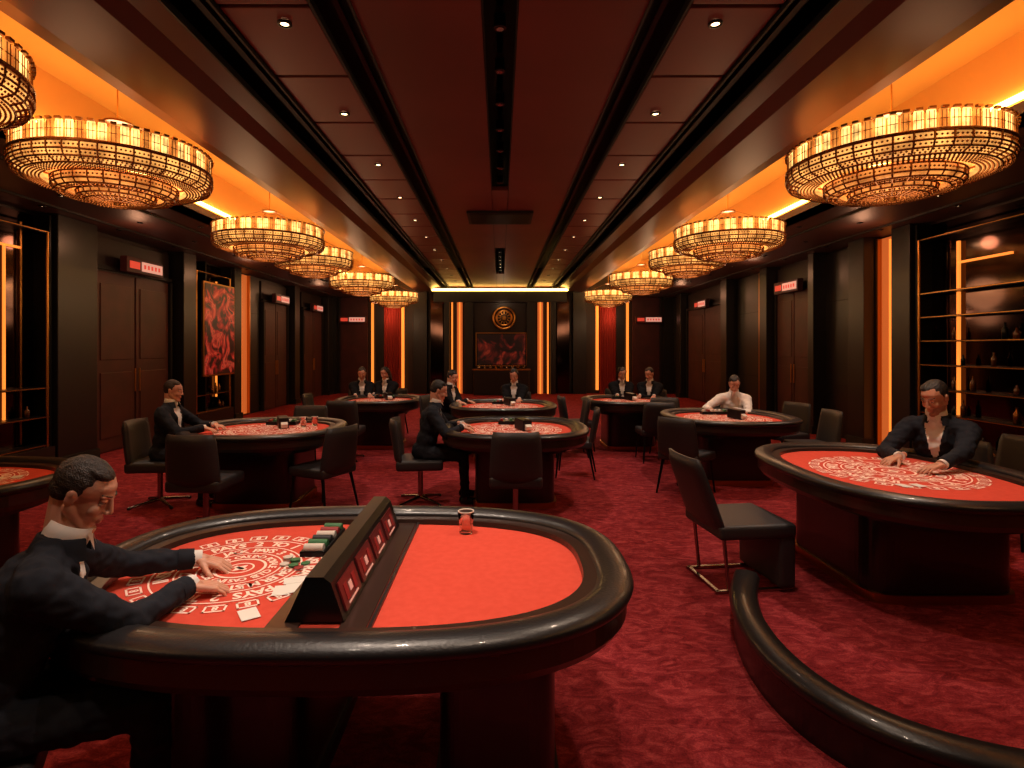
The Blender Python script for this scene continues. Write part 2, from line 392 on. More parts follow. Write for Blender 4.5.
for x,y,h,su,ha,st in ((-2.66,10.75,(.3,-1),M_suit2,M_hairb,'short'),(-2.15,10.9,(-.3,-1),M_suit2,M_hair,'long'),(2.3,10.75,(0,-1),M_suit2,M_hairb,'long'),(2.85,10.55,(-.5,-1),M_suit2,M_hairb,'short'),(-.95,9.35,(1,-.5),M_suit2,M_hairb,'short'),(.28,9.95,(-.2,-1),M_suit2,M_hairb,'long')):
    hv=Vector((h[0],h[1],0)).normalized(); rt=Vector((hv.y,-hv.x,0)); c0=Vector((x,y,0))+hv*.46+Vector((0,0,.8))
    person('seated_player',x,y,h,16,(tuple(c0+rt*.13),tuple(c0-rt*.13)),pitch=24,yaw=random.uniform(-25,25),vox=.018,suit=su,hair=ha,style=st,hdir=(tuple(hv),tuple(hv)))
    SEATS.append(('side',x-hv.x*.05,y-hv.y*.05,h))

# ------------------------------------------------------------------ room
Y0,Y1=-3.0,21.0; XW=6.5; ZS=3.58; ZC=3.95
b=MB(); b.box((0,9,-.05),(13.4,24.4,.1),M_carpet); b.obj('floor')
L=Y1-Y0; yc=(Y0+Y1)/2
c=MB()
c.box((0,yc,4.75),(13.4,24.4,.1),M_slot)
def slab(x0,x1,z,m,y0=Y0,y1=Y1,t=.06):
    c.box(((x0+x1)/2,(y0+y1)/2,z+t/2),(x1-x0,y1-y0,t),m)
for sg in (-1,1):
    a,bx=(.12,.97)
    slab(min(sg*a,sg*bx),max(sg*a,sg*bx),ZC,M_ceilc)
    y=Y0
    while y<Y1-.1:
        c.box((sg*1.565,y+.47,ZC+.04),(.60,.92,.05),M_ceilp,bev=.006); y+=.96
    for xx in (.98,1.24,1.885,2.2):
        c.box((sg*xx,yc,ZC+.02),(.018,L,.06),M_slot)
    c.box((sg*1.11,yc,ZC+.10),(.04,L,.04),M_slot); c.box((sg*2.04,yc,ZC+.10),(.05,L,.04),M_slot)
    pts=[(2.2,ZC),(2.38,ZC-.03),(2.5,ZC-.11),(2.93,3.76),(3.05,3.76),(3.05,4.08),(3.0,4.08),(3.0,4.6)]
    for (xa,za),(xb,zb) in zip(pts[:-1],pts[1:]):
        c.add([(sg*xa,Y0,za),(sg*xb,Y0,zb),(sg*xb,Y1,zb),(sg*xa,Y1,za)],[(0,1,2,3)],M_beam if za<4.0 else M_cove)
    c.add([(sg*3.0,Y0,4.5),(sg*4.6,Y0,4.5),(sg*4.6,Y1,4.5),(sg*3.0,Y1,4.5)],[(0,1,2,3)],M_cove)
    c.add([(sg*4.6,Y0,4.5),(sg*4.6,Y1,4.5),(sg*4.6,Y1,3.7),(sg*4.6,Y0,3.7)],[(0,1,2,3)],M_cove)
    c.box((sg*4.43,yc,3.68),(.06,L,.2),M_soff)
    c.box((sg*5.45,yc,3.63),(2.1,L,.1),M_soff)
    c.box((sg*4.9,yc,3.57),(.04,L,.03),M_slot); c.box((sg*5.9,yc,3.57),(.04,L,.03),M_slot)
for (ya,yb) in ((8.0,12.6),(17.0,21.0)):
    slab(-.12,.12,ZC,M_ceilc,ya,yb)
c.box((-.12,yc,ZC+.05),(.012,L,.1),M_slot); c.box((.12,yc,ZC+.05),(.012,L,.1),M_slot)
c.obj('ceiling')
for sg,nm in ((-1,'trim_1'),(1,'trim_2')):
    t=MB(); t.box((sg*3.07,yc,4.12),(.03,L-.4,.03),M_strip); t.box((sg*4.55,yc,3.90),(.03,L-.4,.05),M_strip); t.obj(nm)
def sidewall(sg,segs,name,tname):
    w=MB(); X=sg*XW
    w.box((X+sg*.1,yc,2.35),(.2,L,4.7),M_wall); w.obj(name)
    w=MB()
    for kind,ya,yb in segs:
        ym=(ya+yb)/2; d=yb-ya
        if kind=='pil':
            w.box((X-sg*.16,ym,1.79),(.32,d,3.58),M_pil,bev=.012); w.box((X-sg*.17,ym,.08),(.36,d+.03,.16),M_slot)
        elif kind=='pan':
            w.box((X-sg*.02,ym,1.79),(.04,d-.06,3.5),M_door,bev=.01)
        elif kind=='glow':
            w.box((X-sg*.03,ym,1.79),(.06,d,3.5),M_glow); w.box((X-sg*.08,ya+.03,1.79),(.1,.05,3.5),M_gold); w.box((X-sg*.08,yb-.03,1.79),(.1,.05,3.5),M_gold)
            w.box((X-sg*.08,ym,1.79),(.04,.05,3.4),M_strip2)
        elif kind=='dark':
            w.box((X-sg*.03,ym,1.79),(.06,d-.05,3.5),M_pil,bev=.01)
            for zz in (1.0,2.6): w.box((X-sg*.065,ym,zz),(.01,d-.05,.012),M_slot)
    w.obj(tname)
sidewall(-1,[('pil',-3,-1.5),('pan',-1.4,1.5),('pil',1.5,2.3),('dark',2.3,5),('pil',5.0,5.6),('pil',7.83,8.6),('pil',10.95,11.4),('pil',13.05,13.4),('glow',13.4,14.3),('dark',14.35,15.0),('pil',16.9,17.3),('dark',17.3,18),('pil',20.2,20.9)],'wall_left','trim_3')
sidewall(1,[('pil',-3,-1.5),('pan',-1.4,1.5),('pil',1.5,2.3),('dark',2.3,5),('pil',5.0,5.6),('pil',8.45,8.85),('glow',8.88,9.5),('pil',9.52,9.95),('dark',10.0,11.1),('pil',11.05,11.25),('pil',13.0,13.35),('glow',13.4,13.8),('dark',13.9,15.2),('pil',15.3,15.7),('pil',19.2,19.6),('dark',19.6,20.8)],'wall_right','trim_4')
bw=MB(); bw.box((0,Y0-.1,2.35),(13.4,.2,4.7),M_wall); bw.obj('wall_back')
for sg,nm in ((-1,'baseboard_left'),(1,'baseboard_right')):
    t=MB(); t.box((sg*(XW-.02),yc,.07),(.04,L,.14),M_slot); t.box((sg*(XW-.03),yc,.145),(.05,L,.012),M_gold); t.obj(nm)
def door(n,sg,ya,yb,zt=2.95):
    d=MB(); ym=(ya+yb)/2; w=yb-ya; X=sg*(XW-.045)
    d.box((X,ym,zt/2+.28),(.08,w,zt+.55),M_wall,bev=.01)
    for k in (-1,1):
        d.box((X-sg*.05,ym+k*w*.235,zt/2),(.05,w*.45,zt-.02),M_door,bev=.012)
        d.box((X-sg*.08,ym+k*w*.235,zt*.72),(.02,w*.36,zt*.42),M_door,bev=.008); d.box((X-sg*.08,ym+k*w*.235,zt*.26),(.02,w*.36,zt*.36),M_door,bev=.008)
        d.cyl((X-sg*.11,ym+k*.06,.95),(X-sg*.11,ym+k*.06,1.35),.014,.014,M_gold,n=8)
    d.box((X-sg*.06,ym,zt+.05),(.08,w,.06),M_slot)
    for k in (-1,1): d.box((X-sg*.06,ym+k*(w/2-.03),zt/2),(.1,.06,zt),M_slot)
    d.obj('door_%d'%n)
door(1,-1,8.75,10.85); door(2,-1,15.05,16.8); door(3,-1,18.1,20.1)
door(4,1,11.35,12.95); door(5,1,15.8,19.1)
sm=MB()
sm.box((0,0,0),(1.0,.12,.26),M_door,bev=.01); sm.box((-.3,-.062,0),(.26,.01,.12),M_signr); sm.box((.17,-.062,0),(.58,.01,.16),M_signw)
for k in range(5): sm.box((-.04+k*.1,-.069,0),(.05,.004,.07),M_signr)
sm.box((0,.09,0),(.3,.08,.08),M_metal)
signme=sm.mesh('illuminated_exit_sign')
for x,y,z,rz in ((-6.22,9.75,3.1,PI/2),(-6.22,15.9,3.08,PI/2),(-6.22,19.0,3.05,PI/2),(6.22,12.1,3.02,-PI/2),(6.22,17.3,3.05,-PI/2),(-5.45,20.72,2.75,0),(5.5,20.72,2.75,0)):
    place('illuminated_exit_sign',signme,(x,y,z),rz)
def cabinet(name,sg,ya,yb,shelves,fill):
    w=MB(); ym=(ya+yb)/2; d=yb-ya; X=sg*(XW-.02)
    w.box((X,ym,1.79),(.03,d,3.5),M_mirror)
    for k in (ya,yb,ym-d*.22): w.box((X-sg*.12,k,1.79),(.24,.04,3.5),M_metal)
    for k in (ya+.06,yb-.06): w.cyl((X-sg*.24,k,.3),(X-sg*.24,k,3.3),.018,.018,M_gold,n=8)
    for z in shelves:
        w.box((X-sg*.12,ym,z),(.22,d-.04,.025),M_metal); w.box((X-sg*.235,ym,z),(.01,d-.04,.01),M_gold)
        if z<3.2 and fill>0:
            y=ya+.12
            while y<yb-.12:
                if random.random()<fill:
                    h=random.uniform(.12,.22); r=random.uniform(.025,.04)
                    w.lathe([(.001,0),(r,0),(r,h*.6),(r*.4,h*.75),(r*.35,h),(.001,h)],random.choice([M_bottle,M_metal,M_bottle,M_brz]),n=8,c=(X-sg*.12,y,z+.013))
                y+=.16
    if fill>.2:
        w.box((X-sg*.05,yb-d*.2,1.9),(.03,.04,2.6),M_strip2); w.box((X-sg*.05,yb-d*.35,2.9),(.03,d*.3,.03),M_strip2)
    else:
        for k in (ya+.25,yb-.25): w.box((X-sg*.03,k,1.9),(.02,.03,3.0),M_gold)
        w.box((X-sg*.03,ym,3.05),(.02,d-.5,.03),M_strip2); w.box((X-sg*.03,yb-.5,1.9),(.02,.03,2.3),M_strip2)  # added glowing strips, imitating gold frame glints and chandelier reflections in the mirror
    w.box((X-sg*.15,ym,.17),(.3,d,.34),M_pil)
    w.obj(name)
cabinet('mirrored_wall_cabinet',-1,5.65,7.78,(.36,.75,1.15,3.3),.12)
cabinet('mirrored_display_shelf',1,5.65,8.4,(.35,.75,1.1,1.45,1.8,2.15,2.5,3.3),.35)
cabinet('mirrored_display_shelf',-1,11.45,13.0,(.35,.7,3.3),.4)
p=MB(); p.box((0,0,0),(.05,1.35,2.0),M_gold,bev=.01); p.box((.03,0,0),(.01,1.27,1.92),M_art); p.obj('red_abstract_painting',(-6.15,12.25,2.1),0)
f=MB(); f.box((0,Y1+.1,2.35),(13.4,.2,4.7),M_wall); f.obj('wall_far')
f=MB()
for sg in (-1,1):
    f.box((sg*2.95,20.85,1.9),(.5,.3,3.9),M_pil,bev=.01)
    f.box((sg*2.35,20.9,1.9),(.45,.2,3.8),M_mirror)
    f.box((sg*4.75,20.88,1.79),(.07,.12,3.3),M_strip2); f.box((sg*3.62,20.88,1.79),(.09,.12,3.3),M_strip2)
    f.box((sg*4.45,20.85,1.79),(.3,.3,3.58),M_pil); f.box((sg*6.25,20.85,1.79),(.4,.3,3.58),M_pil)
    f.box((sg*5.45,20.95,1.79),(1.0,.08,3.58),M_door,bev=.01)
    for xx,wd,mm in ((1.5,.2,M_glow),(1.5,.05,M_strip2),(1.78,.05,M_strip2)):
        f.box((sg*xx,20.86-(0 if wd>.1 else .03),1.75),(wd,.1,3.5),mm)
    f.box((sg*1.96,20.8,1.8),(.2,.35,3.6),M_pil,bev=.01)
    f.box((sg*1.15,20.85,1.8),(.3,.3,3.6),M_pil,bev=.01)
f.box((0,20.8,3.62),(4.9,.4,.45),M_pil,bev=.01)
f.obj('trim_5')
f=MB(); f.box((0,20.56,3.84),(5.0,.06,.08),M_strip); f.obj('trim_6')
cu=MB()
path=[(-.36+.72*i/80,.035*math.sin(i*.9)) for i in range(81)]
cu.add([(x,y,z) for z in (0,3.55) for x,y in path],[(i,i+1,82+i,81+i) for i in range(80)],M_curt,True)
cm=cu.mesh('red_drape')
for x in (-4.05,4.05): place('red_drape',cm,(x,20.85,.01))
a=MB(); a.box((0,0,0),(1.9,.06,1.25),M_metal,bev=.02); a.box((0,-.035,0),(1.78,.01,1.13),M_art2)
for sx in (-1,1): a.box((sx*.94,-.03,0),(.03,.03,1.25),M_gold); a.box((0,-.03,sx*.61),(1.9,.03,.03),M_gold)
a.obj('dark_abstract_painting',(.05,20.9,1.65))
a=MB()
MR=Matrix.Rotation(PI/2,4,'X')
for r0 in (.40,.28): a.lathe([(r0-.035,-.02),(r0,-.05),(r0+.035,-.02),(r0+.035,.02),(r0-.035,.02),(r0-.035,-.02)],M_gold,n=40,M=MR)
for i in range(12):
    t=2*PI*i/12; a.box((.2*math.cos(t),-.01,.2*math.sin(t)),(.16,.02,.035),M_gold,rot=Matrix.Rotation(-t,4,'Y'))
a.lathe([(.001,0),(.4,0),(.4,.03),(.001,.03)],M_slot,n=32,M=MR@Matrix.Translation((0,0,-.045)))
a.cyl((0,-.05,0),(0,0,0),.07,.09,M_gold,n=16)
a.obj('round_wall_medallion',(.15,20.85,2.82))
a=MB(); a.box((0,0,.45),(2.0,.4,.9),M_pil,bev=.02); a.box((0,-.02,.92),(2.1,.46,.04),M_gold)
for k in range(9):
    h=random.uniform(.12,.2); a.lathe([(.001,0),(.045,0),(.045,h*.6),(.015,h*.75),(.015,h),(.001,h)],random.choice([M_bottle,M_chrome,M_brz]),n=10,c=(-.8+k*.2,0,.94))
a.obj('bar_console',(.05,20.3,0))
v=MB(); v.box((0,0,0),(1.1,.85,.04),M_slot,bev=.01)
for k in range(12): v.box((0,-.36+k*.065,-.025),(1.0,.03,.015),M_metal)
v.obj('ceiling_air_vent',(0,9.6,ZC-.02))
dl=MB()
def dlight(x,y,z,r=.03):
    dl.lathe([(r+.02,0),(r+.02,-.012),(r,-.012),(r,-.002)],M_metal,n=16,c=(x,y,z)); dl.lathe([(r,-.004),(.0005,-.004)],M_dl,n=12,c=(x,y,z))
y=.9
while y<20.5:
    for sg in (-1,1):
        dlight(sg*1.5,y,ZC+.012)
        dlight(sg*4.65,y+.3,3.58,.022); dlight(sg*5.4,y,3.58,.022); dlight(sg*6.05,y+.5,3.58,.022)
    y+=1.5
dl.obj('recessed_downlights')
tl=MB()
y=1.5
while y<17:
    if y<7.8 or y>12.7:
        tl.box((0,y,ZC+.13),(.05,1.0,.04),M_metal)
        tl.cyl((0,y,ZC+.12),(0,y,ZC+.02),.04,.045,M_metal,n=14); tl.lathe([(.026,0),(.0005,0)],M_chrome,n=12,c=(0,y,ZC+.015))
    y+=.62
tl.obj('ceiling_track_spotlights')

# ------------------------------------------------------------------ chandelier
def chandelier_mesh():
    m=MB()
    N=64
    for i in range(N):
        a=2*PI*i/N; R=Matrix.Rotation(a,4,'Z')
        m.box((.905,0,-.07),(.02,.070,.16),M_crys if i%3 else M_crys2,M=R,bev=.008,seg=1)
        m.box((.895,.044,-.085),(.02,.014,.13),M_crys2,M=R)
        m.box((.925,0,.016),(.03,.05,.02),M_brz,M=R)
        for k in (-1,1): m.box((.918,k*.017,-.075),(.006,.004,.14),M_brz,M=R)
        m.box((.918,0,-.075),(.006,.07,.005),M_brz,M=R)
    m.lathe([(.86,-.012),(.86,-.15)],M_inner,n=48)
    for z in (-.155,): m.lathe([(.89,z),(.94,z),(.94,z-.018),(.89,z-.018),(.89,z)],M_brz,n=64)
    P1=[(.93,-.175),(.93,-.245),(.905,-.30),(.82,-.335),(.67,-.345)]
    P2=[(.585,-.33),(.58,-.40),(.545,-.44),(.46,-.455),(.45,-.43)]
    P3=[(.37,-.43),(.36,-.475),(.29,-.50),(.15,-.51),(.03,-.51)]
    for pi_,P in enumerate((P1,P2,P3)):
        m.lathe([(max(.001,r-.035),z+.03) for r,z in P],M_inner if pi_==0 else M_inner2,n=48)
        pts=[]
        for (r0,z0),(r1,z1) in zip(P[:-1],P[1:]):
            d=math.hypot(r1-r0,z1-z0); k=max(1,int(d/.03))
            for q in range(k): pts.append((r0+(r1-r0)*q/k,z0+(z1-z0)*q/k))
        pts.append(P[-1])
        for qi,(r,z) in enumerate(pts):
            n=max(6,int(2*PI*r/.038)); s=.0122
            for i in range(n):
                a=2*PI*(i+.5*(qi%2))/n; x,y=r*math.cos(a),r*math.sin(a)
                m.add([(x+s,y,z),(x-s,y,z),(x,y+s,z),(x,y-s,z),(x,y,z+s),(x,y,z-s)],[(0,2,4),(2,1,4),(1,3,4),(3,0,4),(2,0,5),(1,2,5),(3,1,5),(0,3,5)],M_brz)
        for r,z in P[:-1]: m.lathe([(r-.010,z),(r,z+.010),(r+.010,z),(r,z-.010),(r-.010,z)],M_brz,n=56)
        NR=40 if pi_==0 else 26
        for i in range(NR):
            a=2*PI*i/NR
            m.tubepath([(r*math.cos(a),r*math.sin(a),z) for r,z in P[:-1]],.009,M_brz,n=4)
    m.cyl((0,0,-.53),(0,0,-.49),.03,.05,M_gold)
    for i in range(4):
        a=PI/4+i*PI/2; m.cyl((.88*math.cos(a),.88*math.sin(a),0),(.12*math.cos(a),.12*math.sin(a),.3),.003,.003,M_brz,n=5)
        m.cyl((.88*math.cos(a),.88*math.sin(a),-.01),(0,0,-.01),.008,.008,M_gold,n=5)
    m.lathe([(.13,.29),(.13,.31),(.001,.31),(.001,.29),(.13,.29)],M_brz,n=20)
    m.cyl((0,0,.3),(0,0,1.0),.008,.008,M_gold,n=6)
    m.lathe([(.001,1.02),(.16,1.02),(.16,.98),(.001,.98)],M_gold,n=24)
    return m.mesh('crystal_chandelier')
CH=chandelier_mesh()
def light(kind,name,loc,energy,color,**kw):
    l=bpy.data.lights.new(name,kind); l.energy=energy; l.color=color
    for k,vv in kw.items(): setattr(l,k,vv)
    o=bpy.data.objects.new(name,l); COL.objects.link(o); o.location=loc; return o
WARM=(1,.58,.30)
for x,y,d in ((3.60,5.15,.93),(3.56,8.75,.87),(3.6,10.8,.76),(3.6,14.3,.85),(3.6,18.6,.84),(-3.62,5.3,.86),(-3.6,8.75,.88),(-3.6,10.85,.78),(-3.6,14.6,.88),(-3.6,19.0,.88),(-3.74,3.25,.86),(3.6,1.6,.9),(-3.6,-.2,.9)):
    o=place('crystal_chandelier',CH,(x,y,3.545),random.random()); o.scale=(d,d,.935)
    light('POINT','chandelier_lamp',(x,y,2.75),17,WARM,shadow_soft_size=.3)
    light('POINT','chandelier_uplamp',(x,y,3.75),9,(1,.68,.34),shadow_soft_size=.15)

# ------------------------------------------------------------------ layout print
_gl={}
def glyph(ch):
    if ch in _gl: return _gl[ch]
    cu=bpy.data.curves.new('g','FONT'); cu.body=ch; cu.align_x='CENTER'; cu.size=1; cu.resolution_u=2; cu.offset=.03
    o=bpy.data.objects.new('g',cu); COL.objects.link(o)
    me=bpy.data.meshes.new_from_object(o.evaluated_get(bpy.context.evaluated_depsgraph_get()))
    r=([v.co.copy() for v in me.vertices],[list(p.vertices) for p in me.polygons]); _gl[ch]=r
    bpy.data.objects.remove(o); bpy.data.meshes.remove(me); bpy.data.curves.remove(cu); return r
def arc_text(m,txt,r,size,a_start,step,z,mt):
    for i,ch in enumerate(txt):
        if ch==' ': continue
        vs,fs=glyph(ch); a=a_start-i*step
        T=Matrix.Rotation(a-PI/2,4,'Z')@Matrix.Translation((0,r,z))@Matrix.Diagonal((size,size,1,1))
        m.add(vs,fs,mt,False,T)
def ring(m,r0,r1,z,mt,a0=0,a1=2*PI,n=64): m.lathe([(r1,z),(r0,z)],mt,n=n,a0=a0,a1=a1,smooth=False)
def layout_mesh():
    m=MB()
    ring(m,.083,.093,0,M_print); ring(m,.043,.05,0,M_print)
    m.add([(-.03,-.008,0),(.03,-.008,0),(.03,.008,0),(-.03,.008,0)],[(0,1,2,3)],M_print)
    m.add([(0,.035,0),(-.02,0.0,0),(.02,0,0)],[(0,1,2)],M_print); m.add([(0,-.035,0),(.02,0.0,0),(-.02,0,0)],[(0,1,2)],M_print)
    arc_text(m,'CASINO ROYALE CLUB CASINO ROYALE CLUB ',.103,.040,PI/2+1,2*PI/38,0,M_print)
    ring(m,.144,.150,0,M_print)
    arc_text(m,'BLACK JACK PAYS 3 TO 2  DEALER MUST STAND ON 17  ',.163,.055,PI/2+2.0,2*PI/49,0,M_print)
    ring(m,.214,.220,0,M_print)
    arc_text(m,'INSURANCE PAYS 2 TO 1   INSURANCE PAYS 2 TO 1   ',.233,.066,PI/2+2.6,2*PI/48,0,M_print)
    ring(m,.289,.295,0,M_print)
    for i in range(22):
        a=2*PI*i/22
        T=Matrix.Rotation(a,4,'Z')@Matrix.Translation((.335,0,0))
        w,h,t=.024,.034,.007
        for (x0,y0,x1,y1) in ((-w,-h,w,-h+t),(-w,h-t,w,h),(-w,-h,-w+t,h),(w-t,-h,w,h)):
            m.add([(x0,y0,0),(x1,y0,0),(x1,y1,0),(x0,y1,0)],[(0,1,2,3)],M_print,False,T)
        vs,fs=glyph('8'); m.add(vs,fs,M_print,False,T@Matrix.Rotation(-PI/2,4,'Z')@Matrix.Translation((0,-.014,0))@Matrix.Diagonal((.04,.04,1,1)))
    return m
LAY=layout_mesh()
# ------------------------------------------------------------------ tables
ZT=.775
def table(name,cx,cy,a,b_,rot=0,n=2.6,peds=None,lay=None,extra=None,trim=True):
    m=MB(); O=sellipse(a-.07,b_-.07,n)
    prof=[(.07*math.cos(t),.8+ (.035 if math.sin(t)>0 else .04)*math.sin(t)) for t in [2*PI*k/14 for k in range(14)]][::-1]
    m.sweep(O,prof,M_leather)
    O2=sellipse(a-.1,b_-.1,n)
    m.sweep(O2,[(.075,.775),(.075,.70),(.05,.665),(-.06,.655),(-.06,.775)],M_wood,smooth=False)
    m.sweep(sellipse(a-.17,b_-.17,n),[(.05,.795),(.045,.803),(-.02,.80),(-.025,.776),(.05,.776)],M_wood,smooth=False)
    m.prism(sellipse(a-.15,b_-.15,n),.66,ZT,M_felt)
    m.prism(sellipse(a-.22,b_-.22,n),.60,.66,M_ped)
    for (px,py,pw,pd) in (peds or [(0,0,a*.52,b_*.5)]):
        P=[(x+px,y+py) for x,y in sellipse(pw,pd,7,64)]; m.prism(P,.05,.62,M_ped)
        P=[(x+px,y+py) for x,y in sellipse(pw+.02,pd+.02,7,64)]; m.prism(P,0,.06,M_gold if trim else M_ped)
    if lay:
        for (lx,ly,s,r) in lay:
            T=Matrix.Translation((lx,ly,ZT+.002))@Matrix.Rotation(r,4,'Z')@Matrix.Diagonal((s,s,1,1))
            m.add(LAY.v,LAY.f,M_print,False,T)
    if extra: extra(m)
    return m.obj(name,(cx,cy,0),rot)
def t1extra(m):
    m.box((.115,0,ZT+.004),(.09,1.2,.008),M_wood,bev=.003)
    m.box((.172,0,ZT+.006),(.012,1.2,.012),M_leather)
    m.box((-.12,-.0,ZT+.004),(.11,1.2,.008),M_wood,bev=.003)
table('blackjack_table',-.6,2.37,1.13,.76,n=2.7,peds=[(-.37,.05,.26,.42),(.59,.05,.22,.42)],lay=[(-.49,-.02,1.12,-.5)],extra=t1extra,trim=False)
table('blackjack_table',-4.1,3.85,1.1,.7,lay=[(.3,0,1.2,0)])
table('blackjack_table',-2.62,6.3,.85,.82,lay=[(0,0,1.5,0)])
table('blackjack_table',.16,6.35,.83,.85,lay=[(0,0,1.5,0)])
table('blackjack_table',.05,8.8,.84,.85,lay=[(0,0,1.5,0)])
table('blackjack_table',-2.1,9.8,.75,.8,lay=[(0,0,1.4,0)])
table('blackjack_table',2.2,9.7,.78,.8,lay=[(0,0,1.4,0)])
table('blackjack_table',2.98,7.35,.82,.85,lay=[(0,0,1.5,0)])
table('blackjack_table',2.9,4.15,.82,1.07,lay=[(.05,.05,1.55,0)],peds=[(.08,.12,.5,.55)])
d=MB()
W=[(-.10,0),(.10,0),(.055,.13),(.03,.15),(-.03,.15),(-.075,.05)]
y0,y1=-.5,.52
vs=[(x,y0,z) for x,z in W]+[(x,y1,z) for x,z in W]; k=len(W)
d.add(vs,[(i,(i+1)%k,k+(i+1)%k,k+i) for i in range(k)]+[list(range(k))[::-1],list(range(k,2*k))],M_metal)
ang=math.atan2(.045,.13)
for i in range(4):
    T=Matrix.Translation((.0805,-.36+i*.235,.066))@Matrix.Rotation(-ang,4,'Y')
    d.box((0,0,0),(.006,.2,.1),M_scr,M=T)
    for j in range(3): d.box((.004,-.05+j*.05,0),(.002,.032,.055 if j!=1 else .03),M_scrt if j==1 else M_chipr,M=T)
    d.box((.004,0,-.04),(.002,.12,.006),M_scrt,M=T)
d.obj('table_display_console',(-.62,2.37,ZT+.009))
def chips(nm,x,y,z,spec):
    m=MB()
    for (dx,dy,k,mt) in spec:
        for i in range(k):
            m.lathe([(.0005,0),(.019,0),(.02,.001),(.02,.003),(.0005,.0035)],mt if i%4 else M_chipw,n=16,c=(dx+random.uniform(-.001,.001),dy,i*.0036),smooth=False)
    m.obj(nm,(x,y,z))
chips('casino_chips',-.87,2.36,ZT+.003,[(0,0,3,M_chipg),(.04,.03,2,M_chipg),(-.045,.02,2,M_chipw),(-.01,.05,4,M_chipg),(.03,-.02,2,M_chipr),(-.05,.07,5,M_chipw)])
t=MB(); t.box((0,0,.012),(.11,.34,.024),M_metal,bev=.004)
for i in range(6):
    t.cyl((0-.04,-.145+i*.058,.032),(.045,-.145+i*.058,.032),.02,.02,[M_chipw,M_chipg,M_chipk,M_chipw,M_chipr,M_chipg][i],n=14)
t.obj('chip_tray',(-.83,2.64,ZT+.002))
def cards(x,y,z,lst):
    m=MB()
    for k,(dx,dy,r) in enumerate(lst): m.box((dx,dy,.002+k*.0012),(.062,.088,.001),M_card,rot=Matrix.Rotation(r,4,'Z'))
    m.obj('playing_cards',(x,y,z))
cards(-.83,2.13,ZT+.002,[(0,0,.2),(.04,.02,.35),(.02,.09,-1.2)])
cards(-.87,1.94,ZT+.002,[(0,0,.6)])
def glass(x,y,z,s=1,fill=False):
    m=MB(); m.lathe([(.001,0),(.026*s,0),(.032*s,.085*s),(.029*s,.085*s),(.024*s,.012),(.001,.012)],M_glass,n=20)
    if fill: m.lathe([(.001,.013),(.0235*s,.013),(.027*s,.055*s),(.001,.055*s)],M_drink,n=20); m.lathe([(.0285*s,.085*s),(.0325*s,.085*s),(.0325*s,.089*s),(.0285*s,.089*s),(.0285*s,.085*s)],M_chipw,n=20)
    m.obj('drinking_glass',(x,y,z))
glass(-.17,2.80,.776,1.25,True)
for (x,y,h) in ((-2.62,6.3,0),(.16,6.35,1),(.05,8.8,0),(2.98,7.35,1),(2.2,9.7,0),(-2.1,9.8,0)):
    m=MB(); m.box((0,0,.02),(.36,.12,.04),M_metal,bev=.006)
    for i in range(6): m.cyl((-.14+i*.056,-.04,.045),(-.14+i*.056,.04,.045),.02,.02,random.choice([M_chipw,M_chipg,M_chipr,M_chipk]),n=10)
    m.obj('chip_tray',(x,y+.45,ZT+.004))
    m=MB(); m.box((0,0,.065),(.11,.2,.12),M_metal,bev=.01,rot=Matrix.Rotation(.06,4,'X')); m.box((0,-.11,.04),(.07,.05,.05),M_card,rot=Matrix.Rotation(.5,4,'X')); m.obj('card_shoe',(x+.1,y-.05 if h else y+.2,ZT+.004),.5)
cards(2.7,3.75,ZT+.003,[(0,0,.2),(.1,0,.1)]); cards(-3.55,3.95,ZT+.003,[(0,0,.3),(.1,.05,.5)])
glass(-2.3,6.55,ZT+.004,1.3,True); glass(-2.2,6.65,ZT+.004,1.2,True)

# ------------------------------------------------------------------ chairs
def backrest(m,w,z0,z1,y,lean,th,mt,curve=.05,N=10):
    vs=[];fs=[];rows=8
    for side in (0,1):
        for j in range(rows+1):
            q=j/rows; z=z0+(z1-z0)*q; ww=w*(1-.10*q*q)*(1 if 0<j<rows else .95)
            for i in range(N+1):
                x=(i/N-.5); yy=y-lean*q+curve*(2*x)**2*(.6+.4*q)
                edge=1 if (0<i<N and 0<j<rows) else .35
                vs.append((x*ww,yy+(th/2*edge if side else -th/2*edge),z))
    n=(N+1)*(rows+1)
    for j in range(rows):
        for i in range(N):
            a=j*(N+1)+i; fs.append((a,a+1,a+N+2,a+N+1)); fs.append((n+a,n+a+N+1,n+a+N+2,n+a+1))
    for i in range(N):
        fs.append((i,n+i,n+i+1,i+1)); a=rows*(N+1)+i; fs.append((a,a+1,n+a+1,n+a))
    for j in range(rows):
        a=j*(N+1); fs.append((a,a+N+1,n+a+N+1,n+a)); a+=N; fs.append((a,n+a,n+a+N+1,a+N+1))
    m.add(vs,fs,mt,True)
